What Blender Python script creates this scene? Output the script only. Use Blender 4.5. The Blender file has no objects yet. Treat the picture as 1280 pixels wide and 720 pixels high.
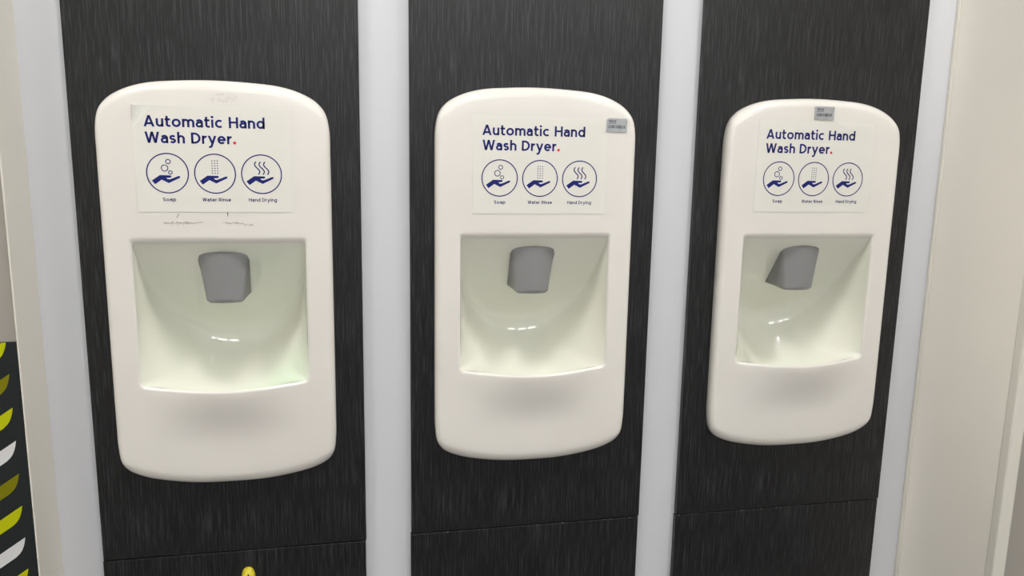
import bpy, bmesh, math, random
from mathutils import Matrix, Vector
random.seed(7)
COL = bpy.context.scene.collection
ZE = 1.50            # eye height above the floor; measured heights below are relative to it
D = 1.19             # camera to cladding distance
PI = math.pi

# ------------------------------------------------------------------ materials
def mat(name, col, rough=.5, spec=.5, metal=0, coat=0, emit=None, es=0):
    m = bpy.data.materials.new(name); m.use_nodes = True
    b = m.node_tree.nodes['Principled BSDF']
    b.inputs['Base Color'].default_value = (*col, 1)
    b.inputs['Roughness'].default_value = rough
    b.inputs['Specular IOR Level'].default_value = spec
    b.inputs['Metallic'].default_value = metal
    b.inputs['Coat Weight'].default_value = coat
    if emit:
        b.inputs['Emission Color'].default_value = (*emit, 1)
        b.inputs['Emission Strength'].default_value = es
    return m

def noisy(m, c1, c2, scale=(8, 8, 8), nscale=1.0, detail=3, lo=.35, hi=.65, bump=0, rough=None, bdist=.001):
    """mixes two colours through an object-space noise, optional bump"""
    nt = m.node_tree; N = nt.nodes; L = nt.links; b = N['Principled BSDF']
    tc = N.new('ShaderNodeTexCoord'); mp = N.new('ShaderNodeMapping')
    mp.inputs['Scale'].default_value = scale
    L.new(tc.outputs['Object'], mp.inputs['Vector'])
    nz = N.new('ShaderNodeTexNoise'); nz.inputs['Scale'].default_value = nscale
    nz.inputs['Detail'].default_value = detail
    L.new(mp.outputs[0], nz.inputs['Vector'])
    rp = N.new('ShaderNodeValToRGB')
    rp.color_ramp.elements[0].position = lo; rp.color_ramp.elements[1].position = hi
    rp.color_ramp.elements[0].color = (*c1, 1); rp.color_ramp.elements[1].color = (*c2, 1)
    L.new(nz.outputs['Fac'], rp.inputs['Fac']); L.new(rp.outputs[0], b.inputs['Base Color'])
    if bump:
        bp = N.new('ShaderNodeBump'); bp.inputs['Strength'].default_value = bump
        bp.inputs['Distance'].default_value = bdist
        L.new(nz.outputs['Fac'], bp.inputs['Height']); L.new(bp.outputs[0], b.inputs['Normal'])
    if rough:
        mr = N.new('ShaderNodeMapRange')
        mr.inputs['To Min'].default_value = rough[0]; mr.inputs['To Max'].default_value = rough[1]
        L.new(nz.outputs['Fac'], mr.inputs['Value']); L.new(mr.outputs[0], b.inputs['Roughness'])
    return m

def laminate():
    m = mat('black_laminate', (.02, .02, .02), .45, .5)
    nt = m.node_tree; N = nt.nodes; L = nt.links; b = N['Principled BSDF']
    tc = N.new('ShaderNodeTexCoord')
    def nz(sx, sz, det, off):
        mp = N.new('ShaderNodeMapping'); mp.inputs['Scale'].default_value = (sx, 1, sz)
        mp.inputs['Location'].default_value = (off, 0, off)
        L.new(tc.outputs['Object'], mp.inputs['Vector'])
        n = N.new('ShaderNodeTexNoise'); n.inputs['Scale'].default_value = 1; n.inputs['Detail'].default_value = det
        L.new(mp.outputs[0], n.inputs['Vector']); return n.outputs['Fac']
    a = nz(520, 13, 3, 0); c = nz(1000, 34, 1, 5.3); e = nz(9, 1.6, 2, 2.1)
    mx = N.new('ShaderNodeMath'); mx.operation = 'MULTIPLY_ADD'
    L.new(a, mx.inputs[0]); mx.inputs[1].default_value = .62
    m2 = N.new('ShaderNodeMath'); m2.operation = 'MULTIPLY'; L.new(c, m2.inputs[0]); m2.inputs[1].default_value = .38
    L.new(m2.outputs[0], mx.inputs[2])
    rp = N.new('ShaderNodeValToRGB'); er = rp.color_ramp.elements
    er[0].position = .41; er[0].color = (.001, .001, .0013, 1)
    er[1].position = .61; er[1].color = (.031, .031, .034, 1)
    k = er.new(.50); k.color = (.005, .005, .0057, 1)
    L.new(mx.outputs[0], rp.inputs['Fac'])
    L.new(rp.outputs[0], b.inputs['Base Color'])
    bp = N.new('ShaderNodeBump'); bp.inputs['Strength'].default_value = .5; bp.inputs['Distance'].default_value = .0008
    L.new(mx.outputs[0], bp.inputs['Height']); L.new(bp.outputs[0], b.inputs['Normal'])
    mr = N.new('ShaderNodeMapRange'); mr.inputs['To Min'].default_value = .30; mr.inputs['To Max'].default_value = .42
    L.new(e, mr.inputs['Value']); L.new(mr.outputs[0], b.inputs['Roughness'])
    return m

M = {}
M['laminate'] = laminate()
M['strip'] = noisy(mat('white_wall_board', (.6, .6, .62), .42, .4), (.66, .665, .70), (.70, .705, .74), (3, 3, 1), 1)
M['cream'] = noisy(mat('cream_wall_board', (.6, .58, .52), .5, .4), (.88, .84, .77), (.91, .87, .80), (2, 2, 1), 1)
M['cool'] = mat('pale_blue_grey_wall', (.58, .61, .65), .6, .3)
M['cream_trim'] = mat('cream_trim', (.74, .71, .64), .4, .5)
M['taupe'] = mat('taupe_wall', (.36, .335, .30), .5, .4)
M['plastic'] = noisy(mat('white_moulding', (.8, .78, .73), .18, .5, coat=.35), (.785, .748, .705), (.815, .783, .738), (5, 5, 5), 1)
M['basin'] = mat('basin_moulding', (.82, .82, .73), .10, .5, coat=.6)
M['grey'] = mat('grey_nozzle_plastic', (.26, .26, .265), .45, .5)
M['lens'] = mat('green_lamp_lens', (.1, .8, .35), .3, .5, emit=(.08, 1, .35), es=.6)
M['led'] = mat('white_sensor_lamp', (.9, .9, .9), .3, .5, emit=(1, 1, .9), es=25)
M['sticker'] = mat('matt_label_film', (.775, .755, .70), .38, .4)
M['peel'] = mat('peeled_label_film', (.84, .84, .78), .3, .5)
M['navy'] = mat('navy_print', (.006, .012, .15), .4, .3)
M['red'] = mat('red_print', (.75, .03, .05), .4, .3)
M['tag'] = noisy(mat('silver_label', (.45, .46, .47), .35, .5, metal=.4), (.42, .43, .44), (.5, .51, .53), (60, 60, 60), 1)
M['ink'] = mat('dark_print', (.06, .065, .09), .5, .3)
M['stain'] = mat('old_glue', (.50, .46, .41), .7, .2)
M['residue'] = mat('pale_glue_residue', (.69, .66, .62), .7, .2)
M['pen'] = mat('pen_mark', (.05, .05, .05), .6, .2)
M['board'] = mat('charcoal_board', (.018, .022, .023), .5, .2)
M['lime'] = mat('lime_print', (.50, .53, .004), .5, .12)
M['olive'] = mat('olive_print', (.20, .19, .003), .5, .12)
M['white_print'] = mat('white_print', (.70, .69, .70), .5, .3)
M['yellow'] = noisy(mat('yellow_plastic', (.8, .68, .03), .35, .5), (.62, .52, .02), (.85, .74, .05), (90, 30, 60), 1)
M['dark'] = mat('dark_slot', (.02, .015, .01), .6, .2)
M['floor'] = noisy(mat('grey_floor', (.3, .3, .3), .5, .4), (.13, .13, .135), (.18, .18, .18), (3, 3, 3), 4, 6)
M['ceiling'] = mat('white_ceiling', (.8, .8, .79), .7, .2)
M['lamp_frame'] = mat('lamp_frame', (.8, .8, .8), .4, .4)
M['lamp'] = mat('lamp_diffuser', (.9, .9, .9), .4, .4, emit=(1, .985, .95), es=54)
M['lamp_soft'] = mat('lamp_diffuser_large', (.9, .9, .9), .4, .4, emit=(1, .985, .95), es=11)
M['speck'] = mat('chipped_edge', (.5, .49, .47), .6, .3)

# ------------------------------------------------------------------ helpers
def link(name, me, m, parent=None, loc=(0, 0, 0)):
    o = bpy.data.objects.new(name, me); COL.objects.link(o)
    if m is not None:
        for q in (m if isinstance(m, (list, tuple)) else [m]): me.materials.append(q)
    o.parent = parent; o.location = loc
    return o
def mesh(name, verts, faces, m, parent=None, smooth=False, loc=(0, 0, 0), recalc=False):
    me = bpy.data.meshes.new(name); me.from_pydata([tuple(v) for v in verts], [], faces); me.update()
    if recalc:
        bm = bmesh.new(); bm.from_mesh(me); bmesh.ops.recalc_face_normals(bm, faces=bm.faces); bm.to_mesh(me); bm.free()
    if smooth: me.polygons.foreach_set('use_smooth', [True] * len(me.polygons))
    return link(name, me, m, parent, loc)
def empty(name, loc):
    o = bpy.data.objects.new(name, None); o.empty_display_size = .05; COL.objects.link(o); o.location = loc; return o
def tag(o, label, cat, group=None):
    o['label'] = label; o['category'] = cat
    if group: o['group'] = group
    return o
def struct(o, label=None):
    o['kind'] = 'structure'
    if label: o['label'] = label
    return o
def bev(o, w, seg=2):
    md = o.modifiers.new('bevel', 'BEVEL'); md.width = w; md.segments = seg; md.limit_method = 'ANGLE'
    return o
def box_geo(x0, x1, y0, y1, z0, z1):
    v = [(x, y, z) for z in (z0, z1) for y in (y0, y1) for x in (x0, x1)]
    f = [(0, 2, 3, 1), (4, 5, 7, 6), (0, 1, 5, 4), (2, 6, 7, 3), (0, 4, 6, 2), (1, 3, 7, 5)]
    return v, f
def box(name, b, m, parent=None, bevel=0):
    """box with its origin at its own centre"""
    c = ((b[0]+b[1])/2, (b[2]+b[3])/2, (b[4]+b[5])/2)
    v, f = box_geo(b[0]-c[0], b[1]-c[0], b[2]-c[1], b[3]-c[1], b[4]-c[2], b[5]-c[2])
    o = mesh(name, v, f, m, parent, loc=c)
    if bevel: bev(o, bevel)
    return o
def slab(name, x0, x1, y0, y1, z0, z1, holes, m, parent=None, bevel=0):
    """slab in the xz plane with rectangular holes (hx0,hx1,hz0,hz1); built as one closed mesh"""
    xs = sorted({x0, x1, *[h[0] for h in holes], *[h[1] for h in holes]})
    zs = sorted({z0, z1, *[h[2] for h in holes], *[h[3] for h in holes]})
    cx, cz = (x0+x1)/2, (z0+z1)/2
    solid = {}
    for i in range(len(xs)-1):
        for j in range(len(zs)-1):
            mx, mz = (xs[i]+xs[i+1])/2, (zs[j]+zs[j+1])/2
            solid[i, j] = not any(h[0] < mx < h[1] and h[2] < mz < h[3] for h in holes)
    bm = bmesh.new(); vd = {}
    def V(i, j, k):
        if (i, j, k) not in vd: vd[i, j, k] = bm.verts.new((xs[i]-cx, (y0, y1)[k], zs[j]-cz))
        return vd[i, j, k]
    for (i, j), s in solid.items():
        if not s: continue
        bm.faces.new([V(i, j, 0), V(i+1, j, 0), V(i+1, j+1, 0), V(i, j+1, 0)])
        bm.faces.new([V(i, j, 1), V(i, j+1, 1), V(i+1, j+1, 1), V(i+1, j, 1)])
        for di, dj, a, b in ((-1, 0, (0, 0), (0, 1)), (1, 0, (1, 1), (1, 0)), (0, -1, (1, 0), (0, 0)), (0, 1, (0, 1), (1, 1))):
            if not solid.get((i+di, j+dj), False):
                bm.faces.new([V(i+a[0], j+a[1], 0), V(i+b[0], j+b[1], 0), V(i+b[0], j+b[1], 1), V(i+a[0], j+a[1], 1)])
    bmesh.ops.recalc_face_normals(bm, faces=bm.faces)
    me = bpy.data.meshes.new(name); bm.to_mesh(me); bm.free()
    o = link(name, me, m, parent, (cx, 0, cz))
    if bevel: bev(o, bevel)
    return o
def smooth01(t): t = max(0., min(1., t)); return t*t*(3-2*t)

# ------------------------------------------------------------------ measured layout (metres, z relative to the eye)
DX = [-.1940, .2752, .7466]; DZ = [-.1337, -.1280, -.1304]
PAN = [(-.3884, .0070), (.0803, .4752), (.5456, .9474)]
SEAM = [-.6246, -.6197, -.6227]
XL, XR = -.4495, 1.0118
YW = .012            # face of the white board behind the dark panels
YL, YR = -.069, -.207
F = -.022            # front plane of the dryers

# ------------------------------------------------------------------ setting
holes = [(x-.128, x+.128, z+ZE-.290, z+ZE+.004) for x, z in zip(DX, DZ)]
struct(slab('wall_back', XL-.02, XR+.02, YW, YW+.02, 0, 2.45, holes, M['strip']))
struct(box('wall_left', (XL-.0025, XL, YL, YW, 0, 2.45), M['cream_trim'], bevel=.0008))
struct(box('wall_front_left', (-1.3, XL-.003, YL+.004, YL+.024, 0, 2.45), M['taupe']))
struct(box('wall_right', (XR, XR+.02, YR+.018, YW, 0, 2.45), M['cream']))
struct(box('trim_1', (XR-.0015, XR+.022, YR, YR+.018, 0, 2.45), M['cream_trim'], bevel=.003))
struct(box('trim_2', (XR-.004, XR, YW-.008, YW, 0, 2.45), M['cream_trim'], bevel=.002))
struct(box('wall_front_right', (XR+.0225, 2.3, YR+.006, YR+.026, 0, 2.45), M['taupe']))
struct(box('wall_far_left', (-1.32, -1.3, -2.8, YL+.024, 0, 2.45), M['cream']))
struct(box('wall_far_right', (2.3, 2.32, -2.8, YR+.026, 0, 2.45), M['cream']))
struct(box('wall_opposite', (-1.32, 2.32, -2.82, -2.8, 0, 2.45), M['cool']))
struct(box('floor', (-1.32, 2.32, -2.82, .25, -.02, 0), M['floor']))
struct(box('ceiling', (-1.32, 2.32, -2.82, .25, 2.45, 2.47), M['ceiling']))

# dark laminate boards
POS = ['left', 'middle', 'right']
up_lab = ['tall black wood-grain laminate panel behind the leftmost hand wash dryer',
          'tall black wood-grain laminate panel behind the middle hand wash dryer',
          'tall black wood-grain laminate panel behind the rightmost hand wash dryer']
lo_lab = ['lower black wood-grain panel with the yellow cap, under the leftmost dryer',
          'lower black wood-grain panel under the middle dryer, chipped white along its top seam',
          'lower black wood-grain panel under the rightmost dryer, nearest the cream side wall']
for i, (a, b) in enumerate(PAN):
    zs = SEAM[i] + ZE
    o = slab('laminate_panel', a, b, 0, YW-.0003, zs+.0006, 2.44, [holes[i]], M['laminate'], bevel=.0012)
    tag(o, up_lab[i], 'wall panel', 'upper black laminate panels')
    o = box('laminate_panel', (a-.001, b-.001, .0003, YW-.0003, .02, zs-.0009), M['laminate'], bevel=.0012)
    tag(o, lo_lab[i], 'wall panel', 'lower black laminate panels')
    # pale chips along the seam
    vs, fs = [], []
    rnd = random.Random(30+i)
    for k in range((3, 14, 16)[i]):
        x = a + (b-a)*rnd.random(); w = rnd.uniform(.0006, .004 if i else .001); h = rnd.uniform(.0003, .0009)
        n = len(vs); zz = zs-.0012-rnd.uniform(0, .0004)
        vs += [(x, -.0001, zz), (x+w, -.0001, zz), (x+w*.8, -.0001, zz+h), (x+w*.2, -.0001, zz+h)]; fs.append((n, n+1, n+2, n+3))
    ch = mesh('edge_chips', [(v[0]-o.location[0], v[1]-o.location[1], v[2]-o.location[2]) for v in vs], fs, M['speck'], o)
    ch['kind'] = 'stuff'; ch['label'] = 'pale chips along the top edge'

# ------------------------------------------------------------------ stroke lettering
def arc(cx, cy, rx, ry, a0, a1, n=14):
    return [(cx+rx*math.cos(math.radians(a0+(a1-a0)*i/n)), cy+ry*math.sin(math.radians(a0+(a1-a0)*i/n))) for i in range(n+1)]
def glyph(c, s):
    """centre lines of one letter, cap height 1: (strokes, advance width without side bearings)"""
    h = s/2; X = .74; t = X-h; b = h
    if c == 'A': w = .86; return [[(h*1.05, 0), (w/2, 1)], [(w/2, 1), (w-h*1.05, 0)], [(w*.24, .28), (w*.76, .28)]], w
    if c == 'H': w = .76; return [[(h, 0), (h, 1)], [(w-h, 0), (w-h, 1)], [(h, .52), (w-h, .52)]], w
    if c == 'W': w = 1.16; return [[(h*1.05, 1), (w*.28, 0)], [(w*.28, 0), (w*.5, 1)], [(w*.5, 1), (w*.72, 0)], [(w*.72, 0), (w-h*1.05, 1)]], w
    if c == 'D': w = .76; return [[(h, h), (h, 1-h)] + arc(w-.5+h*0, .5, .5-h, .5-h, 90, -90, 20) + [(h, h), (h, .4)]], w
    if c == 'S': w = .6; r = (1-s)/4; return [arc(w/2, 1-h-r, w/2-h, r, 25, 270, 14)[:-1] + arc(w/2, h+r, w/2-h, r, 90, -155, 14)], w
    if c == 'R': w = .64; r = .25; return [[(h, 0), (h, 1-h)] + arc(w-h-r, 1-h-r, r, r, 90, -90) + [(h, 1-h-2*r)], [(w*.5, 1-h-2*r), (w-h*.6, 0)]], w
    if c == 'T': w = .66; return [[(0, 1-h), (w, 1-h)], [(w/2, 1-h), (w/2, 0)]], w
    if c == 'E': w = .56; return [[(w, 1-h), (h, 1-h), (h, h), (w, h)], [(h, .5), (w*.9, .5)]], w
    if c == 'C': w = .76; return [arc(.5, .5, .5-h, .5-h, 48, 312, 20)], w
    if c == 'O': w = .9; return [arc(w/2, .5, w/2-h, .5-h, 0, 360, 26)], w
    if c == 'o': w = .72; return [arc(w/2, X/2, w/2-h, X/2-h, 0, 360, 24)], w
    if c == 'c': w = .62; return [arc(X/2-.01, X/2, X/2-h-.01, X/2-h, 50, 310, 20)], w
    if c == 'e': w = .68; return [[(h*1.2, X/2-.0), (w-h, X/2)] + arc(w/2, X/2, w/2-h, X/2-h, 8, 318, 22)], w
    if c == 'd': w = .68; return [arc(w/2, X/2, w/2-h, X/2-h, 0, 360, 22), [(w-h, 0), (w-h, 1.03)]], w
    if c == 'p': w = .68; return [arc(w/2, X/2, w/2-h, X/2-h, 0, 360, 22), [(h, X), (h, -.27)]], w
    if c == 'g': w = .68; return [arc(w/2, X/2, w/2-h, X/2-h, 0, 360, 22), [(w-h, X), (w-h, 0)] + arc(w/2, 0, w/2-h, .22, 0, -150, 12)], w
    if c == 'u': w = .60; r = w/2-h; return [[(h, X), (h, b+r)] + arc(w/2, b+r, r, r, 180, 360), [(w-h, X), (w-h, 0)]], w
    if c == 'n': w = .60; r = w/2-h; return [[(h, 0), (h, X)], arc(w/2, t-r, r, r, 180, 0) + [(w-h, 0)]], w
    if c == 'h': w = .60; r = w/2-h; return [[(h, 0), (h, 1.03)], arc(w/2, t-r, r, r, 180, 0) + [(w-h, 0)]], w
    if c == 'm':
        w = .98; r = (w/2-h)/2
        return [[(h, 0), (h, X)], arc(h+r, t-r, r, r, 180, 0) + [(w/2, 0)], arc(w/2+r, t-r, r, r, 180, 0) + [(w-h, 0)]], w
    if c == 'r': w = .40; return [[(h, 0), (h, X)], arc(h+.27, t-.27, .27, .27, 178, 84, 8)], w
    if c == 'i': w = s*1.15; return [[(w/2, 0), (w/2, X)], 'dot', (w/2, X+.22)], w
    if c == 't': w = .44; r = .14; return [[(w*.38, .97), (w*.38, h+r)] + arc(w*.38+r, h+r, r, r, 180, 275, 8) + [(w, h)], [(0, X-h*.9), (w*.98, X-h*.9)]], w
    if c == 's': w = .52; r = (X-s)/4; return [arc(w/2, t-r, w/2-h, r, 25, 262, 12) + arc(w/2, h+r, w/2-h, r, 82, -155, 12)], w
    if c == 'a': w = .58; return [arc(w/2, t-.19, w/2-h, .19, 158, 0, 10) + [(w-h, 0)],
                                  [(w-h, X*.60), (w*.45, X*.60)] + arc(w*.42, (X*.60+h)/2, w*.42-h*.9, (X*.60-h)/2, 95, 270, 12) + arc(w*.45, h+.2, w*.55-h, .2, -85, -5, 6)], w
    if c == 'y': w = .64; return [[(h*.7, X), (w/2, .06)], [(w-h*.7, X), (w*.40, -.19), (w*.33, -.25), (w*.2, -.27), (w*.06, -.25)]], w
    return [], .3
def ribbon(pts, s, V, Fc, fn):
    q = [pts[0]]
    for p in pts[1:]:
        if math.dist(p, q[-1]) > 1e-4: q.append(p)
    closed = math.dist(q[0], q[-1]) < 1e-3 and len(q) > 3
    if closed: q = q[:-1]
    n = len(q); base = len(V)
    if n == 2 and abs(q[0][0]-q[1][0]) > .05 and abs(q[0][1]-q[1][1]) > .3:      # slanted bar cut level at both ends
        w = s*math.dist(q[0], q[1])/abs(q[0][1]-q[1][1])/2
        for x, z in q: V.append(fn(x-w, z)); V.append(fn(x+w, z))
        Fc.append((base, base+1, base+3, base+2)); return
    for i in range(n):
        a = q[i-1] if (i > 0 or closed) else None
        c = q[(i+1) % n] if (i < n-1 or closed) else None
        def nrm(u, v): d = math.dist(u, v); return (-(v[1]-u[1])/d, (v[0]-u[0])/d)
        if a is None: N = nrm(q[i], c); k = 1
        elif c is None: N = nrm(a, q[i]); k = 1
        else:
            n1, n2 = nrm(a, q[i]), nrm(q[i], c); mx, my = n1[0]+n2[0], n1[1]+n2[1]; l = math.hypot(mx, my) or 1
            N = (mx/l, my/l); k = 1/max(.48, N[0]*n1[0]+N[1]*n1[1])
        V.append(fn(q[i][0]+N[0]*k*s/2, q[i][1]+N[1]*k*s/2)); V.append(fn(q[i][0]-N[0]*k*s/2, q[i][1]-N[1]*k*s/2))
    for i in range(n if closed else n-1):
        j = (i+1) % n
        Fc.append((base+2*i, base+2*i+1, base+2*j+1, base+2*j))
def disc(cx, cy, r, V, Fc, fn, n=16):
    b = len(V)
    for k in range(n): V.append(fn(cx+r*math.cos(2*PI*k/n), cy+r*math.sin(2*PI*k/n)))
    Fc.append(tuple(range(b, b+n)))
def lettering(text, x, z, cap, s, width=None, centre=False, gap=.13, V=None, Fc=None, y=0, space=.36):
    """flat printed text; z is the baseline; width fixes the total width by tuning spacing"""
    V = [] if V is None else V; Fc = [] if Fc is None else Fc
    def total(g): 
        t = 0
        for c in text: t += (space if c == ' ' else glyph(c, s)[1]+g)
        return (t-g)*cap
    sx = 1
    if width: sx = width/total(gap)
    W = total(gap)*sx
    x0 = x - W/2 if centre else x
    cur = 0
    for c in text:
        if c == ' ': cur += space; continue
        st, w = glyph(c, s)
        fn = lambda u, v, cur=cur: (x0+(cur+u)*cap*sx, y, z+v*cap)
        k = 0
        while k < len(st):
            if st[k] == 'dot': disc(st[k+1][0], st[k+1][1], s*.62, V, Fc, fn); k += 2
            else: ribbon(st[k], s, V, Fc, fn); k += 1
        cur += w+gap
    return V, Fc
def flat(name, V, Fc, m, parent, loc=(0, 0, 0)):
    """flat print: every face turned to the room (-y)"""
    me = bpy.data.meshes.new(name); me.from_pydata([tuple(v) for v in V], [], Fc); me.update()
    bm = bmesh.new(); bm.from_mesh(me); bm.normal_update()
    for f in bm.faces:
        if f.normal.y > 0: f.normal_flip()
    bm.to_mesh(me); bm.free()
    return link(name, me, m, parent, loc)

# ------------------------------------------------------------------ hand wash dryer geometry (origin: centre of the recess top, on the panel face)
half = [(0, .229), (.045, .2275), (.088, .2235), (.118, .2150), (.140, .2025), (.1515, .188), (.1570, .166), (.1580, .12),
        (.1580, 0), (.1580, -.15), (.1578, -.27), (.1572, -.305), (.1535, -.330), (.1440, -.3445), (.125, -.3545), (.095, -.3625), (.05, -.3690), (0, -.3705)]
def catmull(P, closed, n=8):
    out = []
    m = len(P)
    for i in range(m if closed else m-1):
        p0 = P[(i-1) % m] if (closed or i > 0) else P[0]; p1 = P[i]; p2 = P[(i+1) % m]
        p3 = P[(i+2) % m] if (closed or i+2 < m) else P[-1]
        # centripetal
        def tj(ti, a, b): return ti + max(1e-6, math.dist(a, b))**.5
        t0 = 0; t1 = tj(t0, p0, p1); t2 = tj(t1, p1, p2); t3 = tj(t2, p2, p3)
        for k in range(n):
            t = t1+(t2-t1)*k/n
            def L(a, b, ta, tb): return tuple((tb-t)/(tb-ta)*u+(t-ta)/(tb-ta)*v for u, v in zip(a, b))
            A1 = L(p0, p1, t0, t1) if t1 > t0+1e-5 else p1; A2 = L(p1, p2, t1, t2); A3 = L(p2, p3, t2, t3)
            B1 = L(A1, A2, t0, t2); B2 = L(A2, A3, t1, t3)
            out.append(L(B1, B2, t1, t2))
    if not closed: out.append(P[-1])
    return out
outer = catmull(half + [(-x, z) for x, z in half[-2:0:-1]], True, 8)
HW, HZ = .1190, -.2120
def hole_loop():
    P = []
    P += [(HW*k/16, 0) for k in range(0, 16)]
    P += [(HW-.004+.004*math.sin(a), -.004+.004*math.cos(a)) for a in [PI/2*k/6 for k in range(7)]]
    P += [(HW, -.004-(.198)*k/14) for k in range(1, 14)]
    P += [(HW-.009+.009*math.cos(a), HZ+.009-.009*math.sin(a)) for a in [PI/2*k/8 for k in range(9)]]
    xe = HW-.009
    P += [(xe*(1-k/18), HZ-.006*(1-(1-k/18)**2)) for k in range(1, 19)]
    return P + [(-x, z) for x, z in P[-2:0:-1]]
hole = hole_loop()
CZ = -.095
def ray_hit(loop, ang):
    d = (math.cos(ang), math.sin(ang)); best = None
    for i in range(len(loop)):
        a = loop[i]; b = loop[(i+1) % len(loop)]
        ax, az = a[0], a[1]-CZ; bx, bz = b[0], b[1]-CZ
        ex, ez = bx-ax, bz-az; det = d[0]*(-ez)+ex*d[1]
        if abs(det) < 1e-12: continue
        t = (ax*(-ez)+ex*az)/det; u = (d[0]*az-d[1]*ax)/det
        if t > 0 and -1e-6 <= u <= 1+1e-6 and (best is None or t < best): best = t
    return (d[0]*best, d[1]*best+CZ)
angs = set()
for P in (outer, hole):
    for x, z in P: angs.add(round(math.atan2(z-CZ, x), 4))
for k in range(160): angs.add(round(-PI+2*PI*(k+.5)/160, 4))
angs = sorted(angs)
A = [angs[0]]
for a in angs[1:]:
    if a-A[-1] > .004: A.append(a)
NA = len(A)
O = [ray_hit(outer, a) for a in A]; H = [ray_hit(hole, a) for a in A]
def normals(L, k=2):
    out = []
    for i in range(len(L)):
        a = L[(i-k) % len(L)]; b = L[(i+k) % len(L)]
        dx, dz = b[0]-a[0], b[1]-a[1]; l = math.hypot(dx, dz)
        out.append((dz/l, -dx/l))      # loops run counter-clockwise -> outward
    return out
NO = normals(O); NH = normals(H, 1)
BU = .016
def bulge(x, z):
    if abs(x) >= .118: return 0
    g = math.cos(PI*x/.236)**1.4
    if z < HZ: g *= smooth01((z+.305)/.093)
    else: g *= smooth01(1-(z-HZ)/.03)
    return BU*g
def fy(x, z): return F - bulge(x, z)

K = .88
ATOP = math.atan(K)
BY0 = F + (.010/math.sin(ATOP))*(1-math.cos(ATOP))
def make_housing(parent):
    V, Fc = [], []
    rings = []
    def ring(pts): b = len(V); V.extend(pts); rings.append(b)
    ro = [(.0085 + .0075*smooth01(abs(n[1])*1.3-.2) + (.003*smooth01(-n[1])), .0105 + .0065*smooth01(abs(n[1])*1.3-.2)) for n in NO]   # inset, depth of the rounding
    ring([(p[0]-n[0]*.001, .0, p[1]-n[1]*.001) for p, n in zip(O, NO)])
    ring([(p[0], -.0012, p[1]) for p in O])
    for k in range(0, 9):
        a = PI/2*k/8
        ring([(p[0]-n[0]*r[0]*(1-math.cos(a)), F+r[1]-r[1]*math.sin(a), p[1]-n[1]*r[0]*(1-math.cos(a))) for p, n, r in zip(O, NO, ro)])
    inner = [(p[0]-n[0]*r[0], p[1]-n[1]*r[0]) for p, n, r in zip(O, NO, ro)]
    rr = [.0038 + .0062*smooth01((n[1]-.3)/.6) for n in NH]      # width of the rim rounding
    am = [PI/2 - (PI/2-ATOP)*smooth01((n[1]-.3)/.6) for n in NH]; rc = [r/math.sin(a) for r, a in zip(rr, am)]
    rimo = [(p[0]+n[0]*r, p[1]+n[1]*r) for p, n, r in zip(H, NH, rr)]
    for k in range(1, 13):
        t = k/13
        ring([(a[0]+(b[0]-a[0])*t, fy(a[0]+(b[0]-a[0])*t, a[1]+(b[1]-a[1])*t), a[1]+(b[1]-a[1])*t) for a, b in zip(inner, rimo)])
    for k in range(0, 8):
        t = k/7
        ring([(p[0]+n[0]*r*(math.sin(a)-math.sin(a*t)), fy(q[0], q[1])+r*(1-math.cos(a*t)), p[1]+n[1]*r*(math.sin(a)-math.sin(a*t))) for p, n, r, a, q in zip(H, NH, rc, am, rimo)])
    for a, b in zip(rings, rings[1:]):
        for i in range(NA):
            j = (i+1) % NA
            Fc.append((a+i, a+j, b+j, b+i))
    o = mesh('housing', V, Fc, M['plastic'], parent, smooth=True)
    edge = V[rings[-1]:rings[-1]+NA]
    return o, edge

def back_y(z): return BY0 + K*(-z)
cre = [(.1185, -.0045), (.1170, -.020), (.1135, -.048), (.107, -.076), (.0975, -.100), (.084, -.122), (.066, -.141), (.043, -.1555), (.022, -.1612), (.008, -.1628), (0, -.163)]
cre_loop = catmull([(0, -.0035), (.06, -.0035), (.112, -.0038)] + cre[:-1] + [(0, -.163)], False, 6)
cre_loop = cre_loop + [(-x, z) for x, z in cre_loop[-2:0:-1]]

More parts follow.
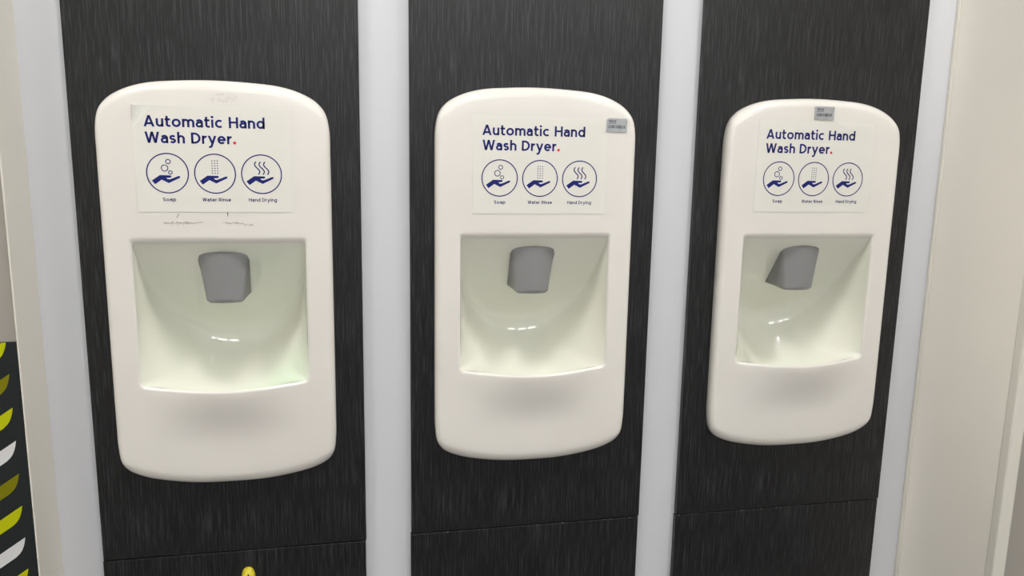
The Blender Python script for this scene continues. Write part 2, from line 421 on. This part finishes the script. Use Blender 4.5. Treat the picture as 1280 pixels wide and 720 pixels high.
def make_basin(parent, edge):
    Cc = [ray_hit(cre_loop, a) for a in A]
    R = [list(edge)]
    # lower half of the opening, walked by arc length, relaxes into a round U just inside the rim
    low = [i for i in range(NA) if A[i] <= 0]
    cum = [0]
    for a, b in zip(low, low[1:]): cum.append(cum[-1]+math.hypot(edge[a][0]-edge[b][0], edge[a][2]-edge[b][2]))
    U = {}
    for i, c in zip(low, cum):
        ph = PI*c/cum[-1]
        U[i] = (-HW*math.cos(ph)*.995, CZ-(CZ-HZ+.004)*math.sin(ph)**.96, math.sin(ph))
    NT = 24
    for k in range(1, NT+1):
        t = k/NT; row = []
        for i, (e, c) in enumerate(zip(edge, Cc)):
            c3 = (c[0], max(back_y(c[1]), e[1]), c[1])
            ux, uz, sn = U.get(i, (e[0], e[2], 0))
            wu = smooth01(sn*3)
            ux, uz = e[0]*(1-wu)+ux*wu, e[2]*(1-wu)+uz*wu
            mid = (ux*.97+c3[0]*.03, e[1]+(c3[1]-e[1])*.55, uz*.97+c3[2]*.03)
            p = tuple((1-t)**2*e[q]+2*t*(1-t)*mid[q]+t*t*c3[q] for q in range(3))
            # behind the lip the floor drops into a bowl and climbs steeply to the back
            wb = smooth01((sn-.30)/.65)
            if wb > 0:
                P1 = (ux*.93, .022, uz-.058*sn); P2 = (ux*.5+c3[0]*.5, .4*c3[1]+.006, c3[2]-.094*sn)
                g = tuple((1-t)**3*e[q]+3*t*(1-t)**2*P1[q]+3*t*t*(1-t)*P2[q]+t**3*c3[q] for q in range(3))
                p = tuple(u*(1-wb)+v*wb for u, v in zip(p, g))
            row.append(p)
        R.append(row)
    c0 = (0, -.078)
    for k in range(1, 13):
        t = k/13; row = []
        for c in Cc:
            x, z = c[0]+(c0[0]-c[0])*t, c[1]+(c0[1]-c[1])*t
            e = R[NT][len(row)]
            y0 = back_y(z)
            row.append((x, y0, z))
        R.append(row)
    # round the lower corners of the bowl, more and more with depth
    for k in range(2, NT+1):
        for it in range(int(24*(k/NT)**.5)):
            r = R[k]; n = r[:]
            for i in range(NA):
                z = r[i][2]; w = .5*smooth01((-.075-z)/.05)
                if w > 0:
                    a, b = r[i-1], r[(i+1) % NA]
                    # length-weighted average keeps the spacing
                    la = math.dist(a, r[i]); lb = math.dist(b, r[i]); T = la+lb
                    n[i] = tuple(r[i][q]*(1-w)+w*(a[q]*lb+b[q]*la)/T for q in range(3))
            R[k] = n
    # soften the crease
    for it in range(10):
        N2 = [r[:] for r in R]
        for k in range(NT-6, NT+6):
            w = .5*(1-abs(k-NT)/7)
            for i in range(NA):
                a = R[k-1][i]; b = R[k+1][i]; c = R[k][i]
                N2[k][i] = tuple(c[q]*(1-w)+w*(a[q]+b[q])/2 for q in range(3))
        R = N2
    V = [p for r in R for p in r]; Fc = []
    for k in range(len(R)-1):
        for i in range(NA):
            j = (i+1) % NA
            Fc.append((k*NA+i, k*NA+j, (k+1)*NA+j, (k+1)*NA+i))
    V.append((c0[0], back_y(c0[1]), c0[1])); n = len(V)-1; b = (len(R)-1)*NA
    for i in range(NA): Fc.append((b+i, b+(i+1) % NA, n))
    return mesh('basin', V, Fc, M['basin'], parent, smooth=True)

def make_nozzle(parent):
    V, Fc = [], []
    zt, zb = -.0135, -.092
    NZ, NX = 22, 24
    rows = []
    for k in range(NZ+1):
        t = k/NZ; z = zt+(zb-zt)*t
        w = .0372-.0102*smooth01(t)*.3-.0102*.7*t
        crown = .0115*(1-.35*t)
        yf0 = .0015
        e = 0
        if t < .10: e = (1-math.sqrt(max(0, 1-((.10-t)/.10)**2)))*.006
        if t > .95: e = (1-math.sqrt(max(0, 1-((t-.95)/.05)**2)))*.003
        wb = w+(.0345-w)*.0+.004*t
        yb = max(back_y(z)+.003, yf0+.002)
        zz = z
        row = []
        row.append((-wb, yb, z+.005*t))
        # superellipse-like front
        row.append((-w-.0015*t+e, yf0+(yb-yf0)*.35+.0, z+.0018*t))
        for i in range(NX+1):
            u = -1+2*i/NX
            uu = math.sin(u*PI/2)
            x = w*uu-(e*uu)
            y = yf0-crown*(1-abs(uu)**2.0)+e + .006*max(0, (abs(uu)-.90)/.10)**2
            row.append((x, y, z))
        row.append((w+.0015*t-e, yf0+(yb-yf0)*.35, z+.0018*t))
        row.append((wb, yb, z+.005*t))
        rows.append(row)
    n = len(rows[0])
    for r in rows: V.extend(r)
    for k in range(NZ):
        for i in range(n-1):
            Fc.append((k*n+i, (k+1)*n+i, (k+1)*n+i+1, k*n+i+1))
        Fc.append((k*n+n-1, (k+1)*n+n-1, (k+1)*n, k*n))
    Fc.append(tuple(range(n))[::-1]); Fc.append(tuple(NZ*n+i for i in range(n)))
    o = mesh('nozzle', V, Fc, M['grey'], parent, smooth=True, recalc=True)
    o.data.set_sharp_from_angle(angle=math.radians(40))
    # outlet ring and lamp under the nozzle
    V, Fc = [], []
    for k in range(24):
        a = 2*PI*k/24
        for r, dz in ((.011, 0), (.011, -.002), (.007, -.002), (.007, 0)):
            V.append((r*math.cos(a), .026+r*math.sin(a), -.0905+dz))
    for k in range(24):
        for q in range(4):
            Fc.append((4*k+q, 4*((k+1) % 24)+q, 4*((k+1) % 24)+(q+1) % 4, 4*k+(q+1) % 4))
    mesh('spout_ring', V, Fc, M['grey'], o, recalc=True)
    V, Fc = [], []
    disc(0, 0, .0065, V, Fc, lambda u, v: (u, .026+v, -.0922), 16)
    mesh('outlet_lens', V, Fc, M['lens'], o)
    return o

def hand_icon(V, Fc, cx, cz, s):
    P = [(-21.2, -10.3), (-10.4, -2.7), (3.4, -2.9), (4.7, -3.8), (4.6, -5.2), (3.0, -6.0), (-2.0, -6.4), (-.6, -8.1), (2.4, -8.5),
         (14.2, -3.7), (16.0, -3.9), (16.6, -5.2), (15.6, -6.4), (1.0, -13.7), (-8.2, -8.9), (-17.1, -15.5)]
    b = len(V)
    for x, z in P: V.append((cx+x*s, 0, cz+z*s))
    Fc.append(tuple(range(b, b+len(P))))
def circ(V, Fc, cx, cz, r, w, n=48):
    ribbon(arc(cx, cz, r, r, 0, 360, n), w, V, Fc, lambda u, v: (u, 0, v))
mmu = .001
def make_sticker(parent, ox, oz, folded=False):
    W, Hh = .2097, .1475
    cx, cz = .026, .032
    loop = [(0, -cz), (cx, 0)] if folded else [(0, 0)]
    loop += [(W, 0), (W, -Hh), (0, -Hh)]
    V = [(x, 0, z) for x, z in loop] + [(x, -.0004, z) for x, z in loop]; n = len(loop)
    Fc = [tuple(range(n, 2*n))] + [(i, (i+1) % n, n+(i+1) % n, n+i) for i in range(n)] + [tuple(range(n))[::-1]]
    st = mesh('sign_sticker', V, Fc, M['sticker'], parent, recalc=True, loc=(ox, F-.0002, oz))
    st['label'] = 'thin off-white instruction sticker'
    y = -.0006
    V, Fc = lettering('Automatic Hand', .0142, -.0292, .0154, .180, width=.1606, gap=.105, space=.40)
    lettering('Wash Dryer', .0146, -.0516, .0154, .180, width=.1150, gap=.105, space=.40, V=V, Fc=Fc)
    flat('heading_lettering', V, Fc, M['navy'], st, (0, y, 0))['label'] = 'navy heading lettering'
    V, Fc = [], []; disc(.1330, -.0496, .0021, V, Fc, lambda u, v: (u, 0, v), 20)
    flat('full_stop', V, Fc, M['red'], st, (0, y, 0))['label'] = 'red full stop'
    xs = [.0417, .1049, .1681]; zc = -.0931
    for k, (nm, cap, wd) in enumerate((('soap_icon', 'Soap', .0175), ('water_rinse_icon', 'Water Rinse', .0385), ('hand_drying_icon', 'Hand Drying', .0385))):
        V, Fc = [], []
        circ(V, Fc, xs[k], zc, .0274, .0016, 64)
        hand_icon(V, Fc, xs[k], zc, .001)
        if k == 0:
            circ(V, Fc, xs[k]+.0013, zc+.0162, .0030, .0012, 24)
            circ(V, Fc, xs[k]-.0036, zc+.0072, .0043, .0012, 28)
            circ(V, Fc, xs[k]+.0037, zc+.0012, .0024, .0011, 24)
        elif k == 1:
            for i in range(3):
                for j in range(6):
                    disc(xs[k]-.0036+i*.0036, zc+.0180-j*.0035, .00085, V, Fc, lambda u, v: (u, 0, v), 8)
        else:
            for i in range(3):
                x0 = xs[k]-.0052+i*.0062
                pts = [(x0+.0026*math.sin(PI*(1.0+.25*0)+0)*0 + (-.0026*math.sin(2*PI*(t/20))) + .0008*math.sin(PI*t/10)*0 - .0006 + .003*(t/20-.5), zc+.0178-.0182*t/20) for t in range(21)]
                ribbon(pts, .0016, V, Fc, lambda u, v: (u, 0, v))
        flat(nm, V, Fc, M['navy'], st, (0, y, 0))
        V, Fc = lettering(cap, xs[k]+.0005, -.1322, .0051, .165, width=wd, centre=True, gap=.14)
        flat('caption_lettering', V, Fc, M['navy'], st, (0, y, 0))
    if folded:
        # the corner lifted off the moulding
        V, Fc = [], []
        n = 8
        for i in range(n+1):
            t = i/n; lift = .0055*t**1.6
            a = (0+.0006*t, -cz*(1-t)); b = (cx*(1-t), 0-.0006*t)
            V.append((a[0], -.0004-lift, a[1])); V.append((b[0], -.0004-lift, b[1]))
        for i in range(n): Fc.append((2*i, 2*i+1, 2*i+3, 2*i+2))
        o = flat('peeled_corner', V, Fc, M['peel'], st)
        md = o.modifiers.new('thick', 'SOLIDIFY'); md.thickness = .0003
        o['label'] = 'lifted pale corner'
    return st

def make_tag(parent, ox, oz, w, h, cut, rot):
    """small silver asset label; the square code beside the name is left out"""
    loop = ([(0, -.0025), (.0035, 0)] if cut else [(0, 0)]) + ([(w-.002, 0), (w, -.0018)] if cut else [(w, 0)]) + [(w, -h), (0, -h)]
    n = len(loop)
    V = [(x, 0, z) for x, z in loop] + [(x, -.0004, z) for x, z in loop]
    Fc = [tuple(range(n, 2*n)), tuple(range(n))[::-1]] + [(i, (i+1) % n, n+(i+1) % n, n+i) for i in range(n)]
    o = mesh('asset_tag', V, Fc, M['tag'], parent, recalc=True, loc=(ox, F-.0010, oz))
    o.rotation_euler = (0, rot, 0); o['label'] = 'small silver barcode label'
    V, Fc = lettering('TESCO', w*.10, -h*.30, h*.155, .26, width=w*.36)
    # broken underline dashes
    for k in range(5):
        x = w*(.10+.075*k); V2 = [(x, 0, -h*.40), (x+w*.05, 0, -h*.40), (x+w*.04, 0, -h*.345), (x+w*.012, 0, -h*.345)]
        b = len(V); V += V2; Fc.append((b, b+1, b+2, b+3))
    flat('tag_lettering', V, Fc, M['ink'], o, (0, -.0006, 0))
    V, Fc = [], []; x = w*.10; r = random.Random(3)
    while x < w*.90:
        bw = r.choice((.0004, .0004, .0008)); b = len(V)
        V += [(x, 0, -h*.74), (x+bw, 0, -h*.74), (x+bw, 0, -h*.52), (x, 0, -h*.52)]; Fc.append((b, b+1, b+2, b+3))
        x += bw+r.choice((.0004, .0005, .0009))
    flat('barcode', V, Fc, M['ink'], o, (0, -.0006, 0))
    return o

def blotch(V, Fc, cx, cz, rx, rz, rnd, n=16):
    b = len(V); yy = -len(Fc)*3e-6
    for k in range(n):
        a = 2*PI*k/n; r = rnd.uniform(.65, 1.15)
        V.append((cx+rx*r*math.cos(a), yy, cz+rz*r*math.sin(a)))
    Fc.append(tuple(range(b, b+n)))

labels = ['leftmost white hand wash dryer, its sign sticker peeling at the corner, scuffed below the sign',
          'middle white hand wash dryer with silver barcode tag at its upper right corner',
          'rightmost white hand wash dryer with silver barcode tag centred above its sign']
sto = [(-.1066, .1920), (-.1019, .1849), (-.1075, .1914)]
first = None
lampE = [(1.0, 'a'), (.4, 'b'), (.12, 'c')]
for i in range(3):
    root = empty('hand_wash_dryer', (DX[i], 0, DZ[i]+ZE))
    tag(root, labels[i], 'hand dryer', 'white hand wash dryers on the wall')
    if first is None:
        hs, edge = make_housing(root); bs = make_basin(root, edge); nz = make_nozzle(root)
        parts = [hs, bs, nz]; first = root
    else:
        for p in parts:
            c = p.copy(); COL.objects.link(c); c.parent = root
            for g in p.children:
                d = g.copy(); COL.objects.link(d); d.parent = c
                
    make_sticker(root, sto[i][0], sto[i][1], folded=(i == 0))
    if i == 1: make_tag(root, .1066, .1857, .0337, .0205, True, math.radians(1.0))
    if i == 2: make_tag(root, -.0108, .2157, .0356, .0212, False, math.radians(0))
    if i == 0:
        rnd = random.Random(11)
        V, Fc = [], []
        for k in range(26):
            t = k/25; blotch(V, Fc, -.072+.050*t+rnd.uniform(-.002, .002), .0292+rnd.uniform(-.0012, .0012), rnd.uniform(.0008, .0035), rnd.uniform(.0005, .0016)*(1-.5*t), rnd)
        for k in range(18):
            t = k/17; blotch(V, Fc, .006+.040*t, .0300-.0035*t+rnd.uniform(-.0012, .0012), rnd.uniform(.0006, .0028), rnd.uniform(.0004, .0011), rnd)
        o = flat('scuff_marks', V, Fc, M['stain'], root, (0, F-.0003, 0)); o['kind'] = 'stuff'; o['label'] = 'brownish scuffs below the sign'
        V, Fc = [], []
        ribbon([(-.0565, .0365), (-.0545, .0395), (-.0532, .0425)], .0007, V, Fc, lambda u, v: (u, 0, v))
        ribbon([(.0128, .0385), (.0126, .0435), (.0108, .0436), (.0142, .0434)], .0009, V, Fc, lambda u, v: (u, 0, v))
        for k in range(8): blotch(V, Fc, rnd.choice((-.060, .020))+rnd.uniform(-.009, .014), .0285+rnd.uniform(-.0022, .001), .0005, .0004, rnd, 7)
        flat('pen_marks', V, Fc, M['pen'], root, (0, F-.0004, 0))['kind'] = 'stuff'
        V, Fc = [], []
        for k in range(22): blotch(V, Fc, .014+rnd.uniform(-.017, .017), .2045+rnd.uniform(-.006, .006), rnd.uniform(.001, .0035), rnd.uniform(.0006, .002), rnd)
        o = flat('label_residue', V, Fc, M['residue'], root, (0, F-.0003, 0)); o['kind'] = 'stuff'; o['label'] = 'faint glue residue of a removed tag'

# green lamp of the left unit: the small glow in the lower right of its basin
def green(i, dx, dy, dz, watts, aim=(0, 0, -1)):
    L = bpy.data.lights.new('basin_lamp', 'SPOT'); L.energy = watts; L.color = (.12, 1, .40); L.shadow_soft_size = .007
    L.spot_size = math.radians(75); L.spot_blend = 1
    o = bpy.data.objects.new('basin_lamp', L); COL.objects.link(o)
    o.location = (DX[i]+dx, dy, DZ[i]+ZE+dz)
    o.rotation_euler = Vector(aim).to_track_quat('-Z', 'Y').to_euler()
green(0, .010, .030, -.096, .17, (.42, -.40, -1))
green(1, 0, .030, -.096, .012, (0, -.1, -1))
green(2, 0, .030, -.096, .008, (-.2, -.1, -1))

# ------------------------------------------------------------------ hazard board on the far left
bx0, bx1, bz1, bz0 = -.62, XL-.0032, -.2610+ZE, 0
brd = box('hazard_board', (bx0, bx1, YL-.000, YL+.004, bz0, bz1), M['board'])
tag(brd, 'charcoal board with slanted lime, olive and white stripes at the left edge', 'sign board')
pitch = .04755; top0 = -.3047+pitch
def stripe(zt):
    s = .66; tipx = -.4640
    P = [(tipx, zt)]
    P += [(tipx-.0012, zt-.007), (tipx-.0030, zt-.0135), (tipx-.0055, zt-.0195), (tipx-.0090, zt-.0245), (tipx-.0140, zt-.0295)]
    P += [(tipx-.125, zt-.0295-.111*s-.002), (tipx-.125, zt-.125*s-.003)]
    return P
seq = ['lime', 'olive', 'lime', 'white_print', 'olive', 'lime', 'white_print', 'lime', 'olive', 'lime', 'white_print', 'olive']
zcut = -.2612
for k, cname in enumerate(seq):
    P = stripe(top0-k*pitch)
    if k == 0:
        Q = []
        for a, b in zip(P, P[1:]+P[:1]):
            if a[1] <= zcut: Q.append(a)
            if (a[1]-zcut)*(b[1]-zcut) < 0:
                t = (zcut-a[1])/(b[1]-a[1]); Q.append((a[0]+t*(b[0]-a[0]), zcut))
        P = Q
    cx, cy, cz = brd.location
    V = [(x-cx, YL-.0003-cy, z+ZE-cz) for x, z in P]
    flat('stripe', V, [tuple(range(len(V)))], M[cname], brd)['label'] = {'lime': 'lime stripe', 'olive': 'olive stripe', 'white_print': 'white stripe'}[cname]

# ------------------------------------------------------------------ yellow cap at the bottom of the left lower panel
def yellow_cap():
    cx, zt = -.1782, -.6535+ZE
    root = empty('yellow_hook_cap', (cx, 0, zt-.024))
    tag(root, 'small rounded yellow plastic cap with dark slots on the lower left black panel', 'plastic cap')
    V, Fc = [], []
    nu, nv = 28, 10; w, h, d = .0108, .024, .013
    for j in range(nv+1):
        ph = PI/2*j/nv
        for i in range(nu):
            a = 2*PI*i/nu
            ca, sa = math.cos(a), math.sin(a)
            r = 1/((abs(ca)**2.6+abs(sa)**2.6)**(1/2.6))
            V.append((w*r*ca*math.cos(ph)**.7, .0003-d*math.sin(ph), h*r*sa*math.cos(ph)**.7))
    for j in range(nv):
        for i in range(nu):
            k = (i+1) % nu; Fc.append((j*nu+i, j*nu+k, (j+1)*nu+k, (j+1)*nu+i))
    Fc.append(tuple(range(nu))[::-1])
    mesh('cap_body', V, Fc, M['yellow'], root, smooth=True, recalc=True)
    for (x0, z0, x1, z1) in ((.0005, .0165, .0042, .0115), (.0012, .0100, .0035, .0045)):
        V, Fc = [], []
        n = 8
        for k in range(n+1):
            t = k/n; x = x0+(x1-x0)*t; z = z0+(z1-z0)*t
            rho = min(.98, math.hypot(x/w, z/h)); y = -d*math.sin(math.acos(rho**(1/.7)))*1.0-.0002
            for ddx, ddz, ddy in ((-.0007, -.0004, 0), (.0007, .0004, 0), (.0007, .0004, .003), (-.0007, -.0004, .003)):
                V.append((x+ddx, y+ddy, z+ddz))
        for k in range(n):
            for q in range(4): Fc.append((4*k+q, 4*k+(q+1) % 4, 4*k+4+(q+1) % 4, 4*k+4+q))
        Fc += [(0, 1, 2, 3), (4*n, 4*n+1, 4*n+2, 4*n+3)]
        mesh('slot', V, Fc, M['dark'], root, recalc=True)
yellow_cap()

# ------------------------------------------------------------------ ceiling lamps
LAMPS = [(-.75, -.53, .12), (0, -.53, .12), (.85, -.53, .12), (1.75, -.53, .12), (-.3, -2.25, .30), (.5, -2.25, .30), (1.3, -2.25, .30)]
ll = ['small ceiling light over the hazard board side', 'small ceiling light over the leftmost dryer', 'small ceiling light over the rightmost dryer', 'small ceiling light over the cream side wall', 'large square ceiling light at the back left of the room', 'large square ceiling light at the back centre of the room', 'large square ceiling light at the back right of the room']
for (x, y, s), lb in zip(LAMPS, ll):
    root = empty('ceiling_light', (x, y, 2.45)); tag(root, lb, 'ceiling light', 'square ceiling lights')
    v, f = [], []
    t = s-.025
    for (a0, a1, b0, b1) in ((-s, s, -s, -t), (-s, s, t, s), (-s, -t, -t, t), (t, s, -t, t)):
        vv, ff = box_geo(a0, a1, b0, b1, -.014, -.0005); n = len(v); v += vv; f += [tuple(q+n for q in g) for g in ff]
    mesh('lamp_frame', v, f, M['lamp_frame'], root)
    vv, ff = box_geo(-t+.0005, t-.0005, -t+.0005, t-.0005, -.008, -.001)
    mesh('diffuser', vv, ff, M['lamp' if s < .2 else 'lamp_soft'], root)

# ------------------------------------------------------------------ camera, world, colour
TH = (0.96386, -0.200438, -0.171850, 0.017675)
cam = bpy.data.cameras.new('camera'); co = bpy.data.objects.new('camera', cam); COL.objects.link(co)
cam.sensor_width = 36; cam.lens = TH[0]*1000/1280*36; cam.clip_start = .02
Rm = Matrix.Rotation(TH[1], 4, 'Z') @ Matrix.Rotation(PI/2+TH[2], 4, 'X') @ Matrix.Rotation(TH[3], 4, 'Z')
co.matrix_world = Matrix.Translation((0, -D, ZE)) @ Rm
bpy.context.scene.camera = co
w = bpy.data.worlds.new('world'); bpy.context.scene.world = w; w.use_nodes = True
w.node_tree.nodes['Background'].inputs[0].default_value = (.8, .85, 1, 1)
w.node_tree.nodes['Background'].inputs[1].default_value = .3
vs = bpy.context.scene.view_settings
vs.view_transform = 'Standard'; vs.look = 'None'; vs.gamma = 1; vs.exposure = 0.06; vs.use_curve_mapping = False
